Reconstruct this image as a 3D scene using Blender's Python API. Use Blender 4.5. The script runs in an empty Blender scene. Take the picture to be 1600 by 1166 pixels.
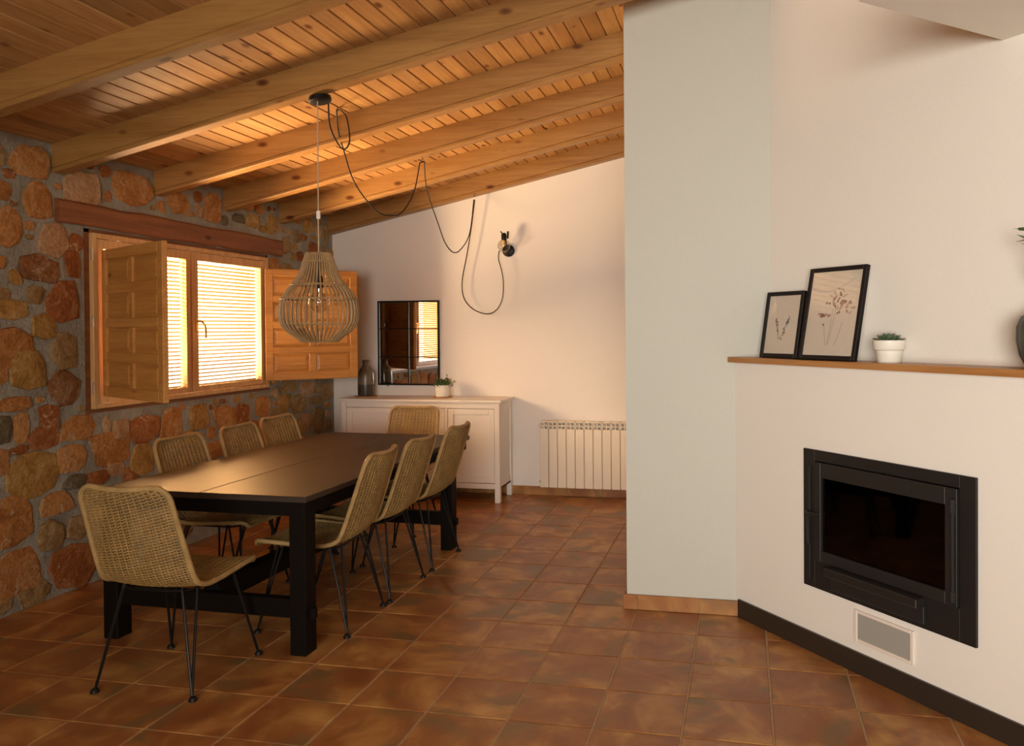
import bpy, math, random
from mathutils import Vector, Matrix
random.seed(7)
PI = math.pi
C = bpy.context.scene.collection
SC = bpy.context.scene
cos, sin, rad = math.cos, math.sin, math.radians

# ------------------------------------------------------------------ camera
F, CX, CY = 1255.3, 900.85, 527.05
YAW, PIT, ROL = rad(11.774), rad(-0.654), rad(-0.394)
CAMZ = 1.5087
cd = bpy.data.cameras.new('camera')
cam = bpy.data.objects.new('camera', cd)
C.objects.link(cam)
fw = Vector((-sin(YAW)*cos(PIT), cos(YAW)*cos(PIT), sin(PIT)))
r0 = fw.cross(Vector((0, 0, 1))).normalized()
u0 = r0.cross(fw)
rr = r0*cos(ROL) + u0*sin(ROL)
uu = rr.cross(fw)
cam.matrix_world = Matrix(((rr.x, uu.x, -fw.x, 0), (rr.y, uu.y, -fw.y, 0), (rr.z, uu.z, -fw.z, CAMZ), (0, 0, 0, 1)))
cd.sensor_fit = 'HORIZONTAL'
cd.sensor_width = 36.0
cd.lens = F/1600*36.0
cd.shift_x = (800-CX)/1600
cd.shift_y = (CY-583)/1600
cd.clip_start = 0.05
SC.camera = cam

# ------------------------------------------------------------------ world, lights, exposure
SC.view_settings.view_transform = 'Standard'
SC.view_settings.look = 'None'
SC.view_settings.gamma = 1.0
SC.view_settings.use_curve_mapping = False
SC.view_settings.exposure = 0.0
w = bpy.data.worlds.new('sky')
SC.world = w
w.use_nodes = True
w.node_tree.nodes['Background'].inputs[0].default_value = (1.0, 0.78, 0.50, 1)
w.node_tree.nodes['Background'].inputs[1].default_value = 6.0
SC.cycles.max_bounces = 10
SC.cycles.diffuse_bounces = 6
SC.cycles.glossy_bounces = 4
SC.cycles.transmission_bounces = 8
SC.cycles.transparent_max_bounces = 12
SC.cycles.caustics_reflective = False
SC.cycles.caustics_refractive = False
SC.cycles.sample_clamp_indirect = 4.0

def area(name, loc, target, sx, sy, watts, col, spread=180):
    l = bpy.data.lights.new(name, 'AREA')
    l.shape = 'RECTANGLE'; l.size = sx; l.size_y = sy
    l.energy = watts; l.color = col; l.spread = rad(spread)
    o = bpy.data.objects.new(name, l); C.objects.link(o)
    o.location = loc
    d = Vector(target)-Vector(loc)
    o.rotation_euler = d.to_track_quat('-Z', 'Y').to_euler()
    return o
# warm evening light bouncing up off the terrace outside the left window
area('terrace_bounce_light', (-5.1, 4.9, 0.35), (-3.3, 5.05, 2.1), 2.0, 0.8, 1250, (1.0, 0.66, 0.36))
area('low_sun_glow', (-6.2, 8.3, 1.78), (-2.65, 3.75, 0.80), 2.8, 1.7, 285, (1.0, 0.52, 0.19), 60)
area('high_sky_glow', (-6.6, 3.2, 2.75), (-2.3, 7.0, 0.90), 2.0, 1.4, 190, (1.0, 0.68, 0.38), 60)
# area light added behind the camera for column and chimney; opening there is assumed
area('added_rear_light', (0.0, -2.85, 1.50), (0.35, 3.8, 1.45), 2.5, 1.7, 84, (1.0, 0.98, 0.93), 95)

# ------------------------------------------------------------------ materials
def newmat(name):
    m = bpy.data.materials.new(name); m.use_nodes = True
    nt = m.node_tree
    return m, nt, nt.nodes['Principled BSDF']
def N(nt, t, **kw):
    n = nt.nodes.new(t)
    for k, v in kw.items(): setattr(n, k, v)
    return n
def ramp(nt, stops, fac, interp='LINEAR'):
    r = N(nt, 'ShaderNodeValToRGB'); r.color_ramp.interpolation = interp
    while len(r.color_ramp.elements) < len(stops): r.color_ramp.elements.new(0.5)
    for e, (p, c) in zip(r.color_ramp.elements, stops):
        e.position = p; e.color = (c[0], c[1], c[2], 1)
    nt.links.new(fac, r.inputs[0]); return r
def noise(nt, vec, scale, detail=3, rough=.55, dist=0):
    n = N(nt, 'ShaderNodeTexNoise')
    n.inputs['Scale'].default_value = scale; n.inputs['Detail'].default_value = detail
    n.inputs['Roughness'].default_value = rough; n.inputs['Distortion'].default_value = dist
    if vec: nt.links.new(vec, n.inputs['Vector'])
    return n
def mixc(nt, a, b, fac, mode='MIX'):
    m = N(nt, 'ShaderNodeMix', data_type='RGBA', blend_type=mode)
    for s, v in ((6, a), (7, b), (0, fac)):
        if hasattr(v, 'is_linked'): nt.links.new(v, m.inputs[s])
        elif s == 0: m.inputs[0].default_value = v
        else: m.inputs[s].default_value = (v[0], v[1], v[2], 1)
    return m.outputs[2]
def coords(nt, scale=(1, 1, 1), rnd=0.0, rot=(0, 0, 0)):
    tc = N(nt, 'ShaderNodeTexCoord'); mp = N(nt, 'ShaderNodeMapping')
    mp.inputs['Scale'].default_value = scale; mp.inputs['Rotation'].default_value = rot
    nt.links.new(tc.outputs['Object'], mp.inputs['Vector'])
    if rnd:
        oi = N(nt, 'ShaderNodeObjectInfo')
        ml = N(nt, 'ShaderNodeMath', operation='MULTIPLY'); ml.inputs[1].default_value = rnd
        nt.links.new(oi.outputs['Random'], ml.inputs[0]); nt.links.new(ml.outputs[0], mp.inputs['Location'])
    return mp.outputs[0]
def bump(nt, b, h, strength=.3, dist=.01):
    n = N(nt, 'ShaderNodeBump'); n.inputs['Strength'].default_value = strength; n.inputs['Distance'].default_value = dist
    nt.links.new(h, n.inputs['Height']); nt.links.new(n.outputs[0], b.inputs['Normal'])
def plain(name, col, rough=.5, metal=0, spec=.5, bumpy=0, bscale=60, var=0):
    m, nt, b = newmat(name)
    b.inputs['Base Color'].default_value = (*col, 1)
    b.inputs['Roughness'].default_value = rough; b.inputs['Metallic'].default_value = metal
    b.inputs['Specular IOR Level'].default_value = spec
    v = coords(nt)
    n = noise(nt, v, bscale, 3)
    if var:
        r = ramp(nt, [(.3, [c*(1-var) for c in col]), (.7, [min(1, c*(1+var)) for c in col])], n.outputs[0])
        nt.links.new(r.outputs[0], b.inputs['Base Color'])
    if bumpy: bump(nt, b, n.outputs[0], bumpy, .005)
    return m
def wood(name, light, mid, dark, axis='x', rough=.5, knots=0.0, rnd=37.0, gs=1.0, coat=0, varr=.18, knotscale=3.0):
    """grain runs along axis; knots = spot radius"""
    m, nt, b = newmat(name)
    L = .55*gs; T = 9*gs
    sc = {'x': (L, T, T), 'y': (T, L, T), 'z': (T, T, L)}[axis]
    v = coords(nt, sc, rnd)
    n1 = noise(nt, v, 1.6, 5, .6, .6)
    n2 = noise(nt, v, 9, 3, .6, .3)
    c = ramp(nt, [(.25, dark), (.5, mid), (.72, light)], n1.outputs[0]).outputs[0]
    f = ramp(nt, [(.35, (.78, .74, .70)), (.6, (1, 1, 1))], n2.outputs[0]).outputs[0]
    c = mixc(nt, c, f, .7, 'MULTIPLY')
    oi = N(nt, 'ShaderNodeObjectInfo')
    rv = ramp(nt, [(0, (1-varr, 1-varr*1.15, 1-varr*1.3)), (.5, (1, 1, 1)), (1, (1+varr*.6, 1+varr*.5, 1+varr*.4))], oi.outputs['Random']).outputs[0]
    c = mixc(nt, c, rv, 1.0, 'MULTIPLY')
    if knots:
        ks = {'x': (.55, 1.15, 1.15), 'y': (1.15, .55, 1.15), 'z': (1.15, 1.15, .55)}[axis]
        kv = coords(nt, ks, rnd*1.7)
        vo = N(nt, 'ShaderNodeTexVoronoi'); vo.inputs['Scale'].default_value = knotscale
        nt.links.new(kv, vo.inputs['Vector'])
        k = ramp(nt, [(knots*.45, (.28, .15, .09)), (knots*.8, (.60, .46, .38)), (knots*1.15, (1, 1, 1))], vo.outputs['Distance']).outputs[0]
        c = mixc(nt, c, k, 1.0, 'MULTIPLY')
    nt.links.new(c, b.inputs['Base Color'])
    b.inputs['Roughness'].default_value = rough
    b.inputs['Coat Weight'].default_value = coat
    bump(nt, b, n2.outputs[0], .12, .003)
    return m
M = {}
M['plaster'] = plain('white_plaster', (.80, .765, .705), .85, bumpy=.10, bscale=140, var=.015)
M['plaster_grey'] = plain('grey_green_painted_wall', (.56, .565, .505), .85, bumpy=.10, bscale=140, var=.015)
M['plaster2'] = plain('white_painted_wall', (.80, .76, .72), .85, bumpy=.10, bscale=140, var=.015)
M['mortar'] = None
def mortar():
    m, nt, b = newmat('grey_mortar')
    v = coords(nt)
    n = noise(nt, v, 5, 6, .65, .3); n2 = noise(nt, v, 38, 4, .7)
    r = ramp(nt, [(.3, (.24, .225, .185)), (.55, (.34, .33, .285)), (.75, (.42, .415, .37))], n.outputs[0])
    nt.links.new(r.outputs[0], b.inputs['Base Color']); b.inputs['Roughness'].default_value = .95
    b.inputs['Specular IOR Level'].default_value = .2
    a = N(nt, 'ShaderNodeMath', operation='ADD'); nt.links.new(n.outputs[0], a.inputs[0]); nt.links.new(n2.outputs[0], a.inputs[1])
    bump(nt, b, a.outputs[0], .9, .02)
    return m
M['mortar'] = mortar()
STONE = {'o': ((.50, .235, .075), (.34, .135, .035), (.60, .36, .16)), 'r': ((.36, .125, .035), (.22, .070, .020), (.50, .26, .12)),
         'y': ((.45, .26, .075), (.30, .15, .035), (.56, .38, .17)), 't': ((.36, .24, .105), (.25, .145, .055), (.48, .35, .19)),
         'p': ((.50, .31, .165), (.36, .19, .085), (.58, .43, .28)), 'g': ((.17, .14, .085), (.09, .075, .05), (.28, .23, .15)),
         'b': ((.30, .135, .05), (.15, .065, .028), (.46, .30, .17))}
def stone_mat(k, cols):
    m, nt, b = newmat('limestone_'+{'o': 'orange', 'r': 'rust', 'y': 'ochre', 't': 'tan', 'p': 'pale', 'g': 'grey', 'b': 'brown'}[k])
    v = coords(nt, (1, 1, 1), 29)
    n1 = noise(nt, v, 7, 6, .68, .9); n2 = noise(nt, v, 42, 5, .7, .2); n3 = noise(nt, v, 15, 3, .6, 1.5)
    c = ramp(nt, [(.30, cols[1]), (.50, cols[0]), (.70, cols[2])], n1.outputs[0]).outputs[0]
    c2 = ramp(nt, [(.35, (.62, .55, .5)), (.6, (1.08, 1.08, 1.08))], n2.outputs[0]).outputs[0]
    c = mixc(nt, c, c2, .7, 'MULTIPLY')
    c3 = ramp(nt, [(.62, (0, 0, 0)), (.70, (1, 1, 1))], n3.outputs[0]).outputs[0]
    c = mixc(nt, c, (.52, .40, .27), c3 if k in 'obr' else 0.0)
    nt.links.new(c, b.inputs['Base Color']); b.inputs['Roughness'].default_value = .85
    b.inputs['Specular IOR Level'].default_value = .25
    a = N(nt, 'ShaderNodeMath', operation='ADD'); nt.links.new(n1.outputs[0], a.inputs[0]); nt.links.new(n2.outputs[0], a.inputs[1])
    bump(nt, b, a.outputs[0], .8, .022)
    return m
for k, c in STONE.items(): M['stone_'+k] = stone_mat(k, c)
def tile_mat():
    m, nt, b = newmat('terracotta_floor_tile')
    v = coords(nt, (1, 1.35, 1), 53)
    n1 = noise(nt, v, 4.2, 4, .55, .5); n2 = noise(nt, v, 3.0, 3, .5, .5); n3 = noise(nt, v, 30, 4, .6)
    n4 = noise(nt, v, 5.0, 4, .6, 1.0)
    c = ramp(nt, [(.34, (.26, .094, .030)), (.48, (.325, .132, .041)), (.60, (.43, .21, .064)), (.74, (.54, .30, .096))], n1.outputs[0]).outputs[0]
    g = ramp(nt, [(.56, (0, 0, 0)), (.66, (1, 1, 1))], n2.outputs[0]).outputs[0]
    c = mixc(nt, c, (.215, .125, .05), g)
    f = ramp(nt, [(.3, (.86, .84, .82)), (.65, (1.06, 1.06, 1.06))], n4.outputs[0]).outputs[0]
    c = mixc(nt, c, f, .8, 'MULTIPLY')
    nt.links.new(c, b.inputs['Base Color'])
    r = ramp(nt, [(.3, (.30, .30, .30)), (.7, (.44, .44, .44))], n4.outputs[0])
    nt.links.new(r.outputs[0], b.inputs['Roughness'])
    b.inputs['Specular IOR Level'].default_value = .45
    bump(nt, b, n4.outputs[0], .10, .01)
    return m
M['tile'] = tile_mat()
M['skirt'] = M['tile']
M['grout'] = plain('sandy_grout', (.40, .27, .15), .9, bumpy=.3, bscale=90, var=.2)
M['granite'] = plain('dark_granite_skirting', (.030, .022, .016), .35, bumpy=.02, bscale=250, var=.5)
M['pine'] = wood('pine_ceiling_board', (.51, .305, .125), (.45, .245, .092), (.35, .170, .055), 'y', .48, .15, varr=.22, knotscale=7.5)
M['beam'] = wood('pine_beam', (.40, .225, .070), (.35, .178, .050), (.27, .125, .032), 'x', .45, .14, varr=.08, knotscale=6.0)
M['lintel'] = wood('reddish_lintel_wood', (.30, .115, .040), (.235, .083, .028), (.16, .05, .016), 'y', .55, .06)
M['sash'] = wood('window_pine', (.74, .48, .22), (.67, .41, .175), (.56, .32, .125), 'z', .42, .03, varr=.05)
M['shutter'] = wood('shutter_pine', (.60, .30, .085), (.54, .25, .060), (.42, .175, .036), 'x', .4, .05, varr=.08)
M['mantel'] = wood('oak_mantel', (.47, .24, .085), (.41, .19, .06), (.33, .14, .04), 'x', .4, 0, varr=.02)
M['table'] = wood('black_brown_table_top', (.046, .031, .021), (.037, .025, .017), (.029, .019, .013), 'y', .50, 0, varr=.02)
M['table_leg'] = plain('black_brown_wood', (.006, .004, .003), .55, 0, .10)
M['metal_black'] = plain('black_powder_coated_metal', (.008, .007, .007), .45, .0, .2)
M['iron'] = plain('black_stove_iron', (.014, .012, .011), .5, 0, .35, bumpy=.15, bscale=120)
M['iron2'] = plain('black_stove_iron_door', (.018, .016, .015), .42, 0, .4, bumpy=.1, bscale=120)
M['cord'] = plain('black_fabric_cord', (.012, .008, .006), .8)
M['cord_white'] = plain('pale_fabric_cord', (.48, .36, .24), .7)
M['white'] = plain('white_painted_furniture', (.78, .73, .68), .42, var=.01, bscale=3)
M['radiator'] = plain('cream_enamel', (.78, .70, .58), .35)
M['dark'] = plain('dark_void', (.05, .04, .03), .8)
M['brass'] = plain('brass', (.80, .52, .18), .35, .35)
M['steel'] = plain('polished_steel', (.75, .72, .68), .25, 1.0)
M['mirror'] = plain('mirror_silver', (.82, .82, .80), .015, 1.0)
M['paper'] = plain('ivory_art_paper', (.80, .74, .66), .6, var=.02, bscale=4)
M['ceramic'] = plain('white_ceramic', (.80, .78, .70), .35)
M['cork'] = plain('cork_coaster', (.42, .23, .10), .85, bumpy=.3, bscale=120, var=.2)
M['vent'] = plain('vent_frame_paint', (.78, .70, .62), .5)
def rattan(name, col):
    m, nt, b = newmat(name)
    v = coords(nt, (1, 1, 1), 11)
    n = noise(nt, v, 14, 4, .6); n2 = noise(nt, v, 160, 2, .6)
    c = ramp(nt, [(.3, [x*.72 for x in col]), (.55, col), (.8, [min(1, x*1.25) for x in col])], n.outputs[0]).outputs[0]
    f = ramp(nt, [(.3, (.7, .66, .6)), (.6, (1, 1, 1))], n2.outputs[0]).outputs[0]
    c = mixc(nt, c, f, .6, 'MULTIPLY')
    nt.links.new(c, b.inputs['Base Color']); b.inputs['Roughness'].default_value = .55
    return m
M['rattan'] = rattan('natural_rattan', (.33, .205, .066))
M['rattan_rim'] = rattan('natural_rattan_rim', (.40, .265, .105))
M['cane'] = rattan('pale_cane_sticks', (.38, .25, .12))
def leafm(name, c0, c1):
    m, nt, b = newmat(name)
    oi = noise(nt, coords(nt), 30, 2)
    r = ramp(nt, [(.3, c0), (.7, c1)], oi.outputs[0]); nt.links.new(r.outputs[0], b.inputs['Base Color'])
    b.inputs['Roughness'].default_value = .5
    return m
M['leaf'] = leafm('green_leaf', (.035, .075, .018), (.10, .17, .045))
M['succ'] = leafm('succulent_leaf', (.06, .10, .055), (.13, .19, .10))
def glassm(name, tint, rough=0.0, base=.045):
    m, nt, b = newmat(name)
    out = nt.nodes['Material Output']
    t = N(nt, 'ShaderNodeBsdfTransparent'); t.inputs[0].default_value = (*tint, 1)
    g = N(nt, 'ShaderNodeBsdfGlossy'); g.inputs['Roughness'].default_value = rough
    lw = N(nt, 'ShaderNodeLayerWeight'); pw_ = N(nt, 'ShaderNodeMath', operation='POWER'); pw_.inputs[1].default_value = 4.0
    fr = N(nt, 'ShaderNodeMath', operation='MULTIPLY_ADD'); fr.inputs[1].default_value = .85; fr.inputs[2].default_value = base
    nt.links.new(lw.outputs['Facing'], pw_.inputs[0]); nt.links.new(pw_.outputs[0], fr.inputs[0])
    mx = N(nt, 'ShaderNodeMixShader')
    nt.links.new(fr.outputs[0], mx.inputs[0]); nt.links.new(t.outputs[0], mx.inputs[1]); nt.links.new(g.outputs[0], mx.inputs[2])
    nt.links.new(mx.outputs[0], out.inputs['Surface'])
    return m
M['glass'] = glassm('clear_glass', (.96, .95, .93))
M['bulb'] = glassm('bulb_glass', (.90, .87, .82), base=.10)
M['stove_glass'] = glassm('sooty_stove_glass', (.28, .25, .22), .04)
def slatm():
    m, nt, b = newmat('blind_slat')
    out = nt.nodes['Material Output']
    d = N(nt, 'ShaderNodeBsdfDiffuse'); d.inputs[0].default_value = (.20, .115, .05, 1)
    t = N(nt, 'ShaderNodeBsdfTranslucent'); t.inputs[0].default_value = (.10, .055, .02, 1)
    mx = N(nt, 'ShaderNodeMixShader'); mx.inputs[0].default_value = .30
    nt.links.new(d.outputs[0], mx.inputs[1]); nt.links.new(t.outputs[0], mx.inputs[2]); nt.links.new(mx.outputs[0], out.inputs['Surface'])
    return m
M['slat'] = slatm()
def bottlem():
    m, nt, b = newmat('grey_brown_glazed_ceramic')
    tc = N(nt, 'ShaderNodeTexCoord'); sx = N(nt, 'ShaderNodeSeparateXYZ'); nt.links.new(tc.outputs['Object'], sx.inputs[0])
    r = ramp(nt, [(.0, (.055, .045, .038)), (.098, (.06, .05, .042)), (.104, (.035, .028, .022)), (.108, (.17, .135, .10)), (.3, (.15, .115, .085))], sx.outputs[2])
    n = noise(nt, coords(nt, (1, 1, .3)), 30, 4)
    f = ramp(nt, [(.3, (.7, .7, .7)), (.7, (1.15, 1.15, 1.1))], n.outputs[0]).outputs[0]
    nt.links.new(mixc(nt, r.outputs[0], f, 1, 'MULTIPLY'), b.inputs['Base Color'])
    b.inputs['Roughness'].default_value = .32
    return m
M['bottle'] = bottlem()
M['vase'] = plain('dark_green_ribbed_ceramic', (.045, .058, .04), .4)
M['ink_brown'] = plain('print_ink_brown', (.36, .22, .19), .8)
M['ink_rose'] = plain('print_ink_rose', (.58, .40, .34), .8)
M['ink_grey'] = plain('print_ink_grey', (.42, .40, .38), .8)
M['ink_dark'] = plain('print_ink_dark', (.20, .15, .17), .8)

# ------------------------------------------------------------------ mesh helpers
class MB:
    def __init__(s): s.v = []; s.f = []
    def add(s, vs, fs, mat=None):
        o = len(s.v)
        s.v += [tuple(mat @ Vector(p)) if mat else tuple(p) for p in vs]
        s.f += [tuple(i+o for i in f) for f in fs]
        return s
    def box(s, x0, x1, y0, y1, z0, z1, bev=0.0, mat=None):
        if bev <= 0:
            vs = [(x, y, z) for x in (x0, x1) for y in (y0, y1) for z in (z0, z1)]
            fs = [(0, 1, 3, 2), (4, 6, 7, 5), (0, 4, 5, 1), (2, 3, 7, 6), (0, 2, 6, 4), (1, 5, 7, 3)]
            return s.add(vs, fs, mat)
        b = min(bev, (x1-x0)/2.01, (y1-y0)/2.01, (z1-z0)/2.01)
        vs = []; idx = {}
        for sx in (0, 1):
            for sy in (0, 1):
                for sz in (0, 1):
                    X = (x0, x1)[sx]; Y = (y0, y1)[sy]; Z = (z0, z1)[sz]
                    ix = (x0+b, x1-b)[sx]; iy = (y0+b, y1-b)[sy]; iz = (z0+b, z1-b)[sz]
                    for a, p in (('x', (X, iy, iz)), ('y', (ix, Y, iz)), ('z', (ix, iy, Z))):
                        idx[(sx, sy, sz, a)] = len(vs); vs.append(p)
        I = lambda *k: idx[k]
        fs = []
        fs.append((I(0,0,0,'x'), I(0,0,1,'x'), I(0,1,1,'x'), I(0,1,0,'x')))
        fs.append((I(1,0,0,'x'), I(1,1,0,'x'), I(1,1,1,'x'), I(1,0,1,'x')))
        fs.append((I(0,0,0,'y'), I(1,0,0,'y'), I(1,0,1,'y'), I(0,0,1,'y')))
        fs.append((I(0,1,0,'y'), I(0,1,1,'y'), I(1,1,1,'y'), I(1,1,0,'y')))
        fs.append((I(0,0,0,'z'), I(0,1,0,'z'), I(1,1,0,'z'), I(1,0,0,'z')))
        fs.append((I(0,0,1,'z'), I(1,0,1,'z'), I(1,1,1,'z'), I(0,1,1,'z')))
        for a in (0, 1):
            for c in (0, 1):
                fs.append((I(a,c,0,'x'), I(a,c,1,'x'), I(a,c,1,'y'), I(a,c,0,'y')))
                fs.append((I(a,0,c,'x'), I(a,1,c,'x'), I(a,1,c,'z'), I(a,0,c,'z')))
                fs.append((I(0,a,c,'y'), I(1,a,c,'y'), I(1,a,c,'z'), I(0,a,c,'z')))
                for d in (0, 1): fs.append((I(a,c,d,'x'), I(a,c,d,'y'), I(a,c,d,'z'))) if True else None
        return s.add(vs, fs, mat)
    def tube(s, pts, r, n=8, closed=False, caps=True, mat=None):
        P = [Vector(p) for p in pts]; k = len(P); rs = r if isinstance(r, (list, tuple)) else [r]*k
        vs = []; prev = None
        for i in range(k):
            if closed: t = (P[(i+1) % k]-P[i-1])
            else: t = P[min(i+1, k-1)]-P[max(i-1, 0)]
            t.normalize()
            if prev is None:
                a = Vector((0, 0, 1)) if abs(t.z) < .9 else Vector((1, 0, 0))
                nrm = t.cross(a).normalized()
            else:
                nrm = (prev - t*prev.dot(t))
                nrm = nrm.normalized() if nrm.length > 1e-6 else t.cross(Vector((1, 0, 0))).normalized()
            prev = nrm; bn = t.cross(nrm)
            for j in range(n):
                a = 2*PI*j/n
                vs.append(P[i]+(nrm*cos(a)+bn*sin(a))*rs[i])
        fs = []
        for i in range(k if closed else k-1):
            i2 = (i+1) % k
            for j in range(n):
                j2 = (j+1) % n
                fs.append((i*n+j, i*n+j2, i2*n+j2, i2*n+j))
        if caps and not closed:
            fs.append(tuple(range(n-1, -1, -1))); fs.append(tuple((k-1)*n+j for j in range(n)))
        return s.add(vs, fs, mat)
    def lathe(s, prof, n=24, mat=None, capb=True, capt=True):
        vs = []; fs = []
        for r, z in prof:
            for j in range(n): vs.append((r*cos(2*PI*j/n), r*sin(2*PI*j/n), z))
        for i in range(len(prof)-1):
            for j in range(n):
                j2 = (j+1) % n; fs.append((i*n+j, i*n+j2, (i+1)*n+j2, (i+1)*n+j))
        if capb: fs.append(tuple(range(n-1, -1, -1)))
        if capt: fs.append(tuple((len(prof)-1)*n+j for j in range(n)))
        return s.add(vs, fs, mat)
    def prism(s, poly, z0, z1, mat=None):
        k = len(poly)
        vs = [(x, y, z0) for x, y in poly]+[(x, y, z1) for x, y in poly]
        fs = [tuple(range(k-1, -1, -1)), tuple(range(k, 2*k))]+[(i, (i+1) % k, (i+1) % k+k, i+k) for i in range(k)]
        return s.add(vs, fs, mat)
    def build(s, name, mat, parent=None, smooth=False, loc=None):
        me = bpy.data.meshes.new(name)
        me.from_pydata(s.v, [], s.f)
        me.validate()
        import bmesh
        bm = bmesh.new(); bm.from_mesh(me); bmesh.ops.recalc_face_normals(bm, faces=bm.faces); bm.to_mesh(me); bm.free()
        me.materials.append(M[mat] if isinstance(mat, str) else mat)
        if smooth:
            for p in me.polygons: p.use_smooth = True
            try: me.set_sharp_from_angle(angle=rad(42))
            except Exception: pass
        o = bpy.data.objects.new(name, me); C.objects.link(o)
        if parent: o.parent = parent
        if loc: o.location = loc
        return o
def tag(o, label=None, cat=None, group=None, kind=None):
    if label: o['label'] = label
    if cat: o['category'] = cat
    if group: o['group'] = group
    if kind: o['kind'] = kind
    return o
def thing(name, label, cat, loc=(0, 0, 0), rz=0, group=None):
    o = bpy.data.objects.new(name, None); C.objects.link(o)
    o.empty_display_size = .1
    o.location = loc; o.rotation_euler = (0, 0, rz)
    return tag(o, label, cat, group)
def struct(o): o['kind'] = 'structure'; return o
def copy_tree(o, parent=None):
    c = o.copy(); C.objects.link(c); c.parent = parent
    for ch in list(o.children): copy_tree(ch, c)
    return c
def T(x, y, z, rz=0, rx=0, ry=0):
    return Matrix.Translation((x, y, z)) @ Matrix.Rotation(rz, 4, 'Z') @ Matrix.Rotation(ry, 4, 'Y') @ Matrix.Rotation(rx, 4, 'X')

# ------------------------------------------------------------------ room dimensions
XL, YB, YF = -3.842, 7.04, -3.0          # left wall, back wall, wall behind camera
SL, Z0 = .213, 2.572                      # roof slope, ceiling height at the left wall
def cz(x): return Z0+SL*(x-XL)
AF = rad(49.5)
P0 = (-.03, 4.25, 0)
def fp_empty_loc(): return P0
def loc2w(s, o, z=0): return (P0[0]+s*cos(AF)+o*sin(AF), P0[1]-s*sin(AF)+o*cos(AF), z)

# left wall (stone) with window opening y 4.08..5.98, z 1.02..2.125
def fine_wall(y0, y1, z0, z1):
    return (y0, y1, z0, z1)
b = MB()
for (y0, y1, z0, z1) in ((YF, 4.085, -.05, 2.75), (5.975, YB+.3, -.05, 2.75), (4.085, 5.975, -.05, 1.02), (4.085, 5.975, 2.125, 2.75)):
    b.box(XL-.30, XL, y0, y1, z0, z1)
wall_left = struct(b.build('wall_left', 'mortar'))

# back wall
b = MB(); b.box(XL-.3, .6, YB, YB+.25, -.05, 3.7)
struct(b.build('wall_back', 'plaster2'))
# return wall on the right (its end faces the camera)
b = MB(); b.box(-.622, .6, 4.268, YB+.05, -.05, 3.75)
struct(b.build('wall_right', 'plaster_grey'))
# chimney wall, lower part protrudes, with an opening for the stove
FS0, FS1, FZ0, FZ1 = .478, 1.354, .308, .941
S1 = 2.3
b = MB()
b.box(-.04, FS0+.02, 0, .35, 0, 1.326); b.box(FS1-.02, S1, 0, .35, 0, 1.326)
b.box(FS0+.02, FS1-.02, 0, .35, 0, FZ0+.02); b.box(FS0+.02, FS1-.02, 0, .35, FZ1-.02, 1.326)
b.box(-.15, S1, .139, .45, 1.326, 3.8)
o = b.build('wall_chimney', 'plaster'); o.location = P0; o.rotation_euler = (0, 0, -AF); struct(o)
# rest of the shell behind and beside the camera
e = loc2w(S1, 0)
b = MB(); b.box(e[0]-.02, 4.2, e[1]-.02, e[1]+.25, -.05, 3.9); struct(b.build('wall_far_right', 'plaster'))
b = MB(); b.box(4.0, 4.2, YF, e[1]+.1, -.05, 3.9); struct(b.build('wall_side', 'plaster'))
b = MB()
WX0, WX1, WZ0, WZ1 = -1.3, 1.3, .6, 2.4  # unseen opening, added and sized to go with the rear area light
b.box(XL-.3, WX0, YF-.2, YF, -.05, 3.9); b.box(WX1, 4.2, YF-.2, YF, -.05, 3.9)
b.box(WX0, WX1, YF-.2, YF, -.05, WZ0); b.box(WX0, WX1, YF-.2, YF, WZ1, 3.9)
struct(b.build('wall_front', 'plaster'))

# ------------------------------------------------------------------ ceiling: deck with pine boards under it
XR = 1.25
b = MB()
def slab(b, x0, x1, y0, y1, t0, t1, g0=0.0):
    vs = []
    for x in (x0, x1):
        for y in (y0, y1):
            for t in (t0, t1): vs.append((x, y, cz(x)+t))
    b.add(vs, [(0, 1, 3, 2), (4, 6, 7, 5), (0, 4, 5, 1), (2, 3, 7, 6), (0, 2, 6, 4), (1, 5, 7, 3)])
slab(b, XL-.3, XR, YF-.2, YB+.25, .030, .10)
ceiling = struct(b.build('ceiling', 'dark'))
b = MB(); b.box(XR-.02, 4.2, YF-.2, 4.4, 3.66, 3.76); struct(b.build('ceiling', 'plaster'))
x = XL-.05; i = 0; pitch = .0915
board_mesh = None
while x < XR:
    b = MB(); g = .0022; ch = .004
    x0, x1 = x+g, x+pitch-g
    y0, y1 = YF, YB+.02
    sec = [(x0, .03), (x0, ch), (x0+ch, 0), (x1-ch, 0), (x1, ch), (x1, .03)]
    if board_mesh is None:
        cx_ = x0
        vs = [(sx-x0, y, (sx-x0)*SL+t) for y in (y0, y1) for sx, t in sec]
        k = 6
        fs = [tuple(range(k)), tuple(range(2*k-1, k-1, -1))]+[(q, q+k, (q+1) % k+k, (q+1) % k) for q in range(k)]
        b.add(vs, fs); o = b.build('ceiling_board', 'pine', ceiling); board_mesh = o.data
    else:
        o = bpy.data.objects.new('ceiling_board', board_mesh); C.objects.link(o); o.parent = ceiling
    o.location = (x0, 0, cz(x0))
    x += pitch; i += 1

# ------------------------------------------------------------------ soffit at the upper right
b = MB()
c0 = (0.959, 3.302)
d = Vector((cos(AF), -sin(AF))); n = Vector((sin(AF), cos(AF)))
q = [Vector(c0)+n*.02, Vector(c0)+n*.02+d*2.6, Vector(c0)+d*2.6-n*.77, Vector(c0)-n*.77]
b.prism([(p.x, p.y) for p in q], 2.582, 2.64)
struct(b.build('ceiling', 'plaster'))

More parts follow.
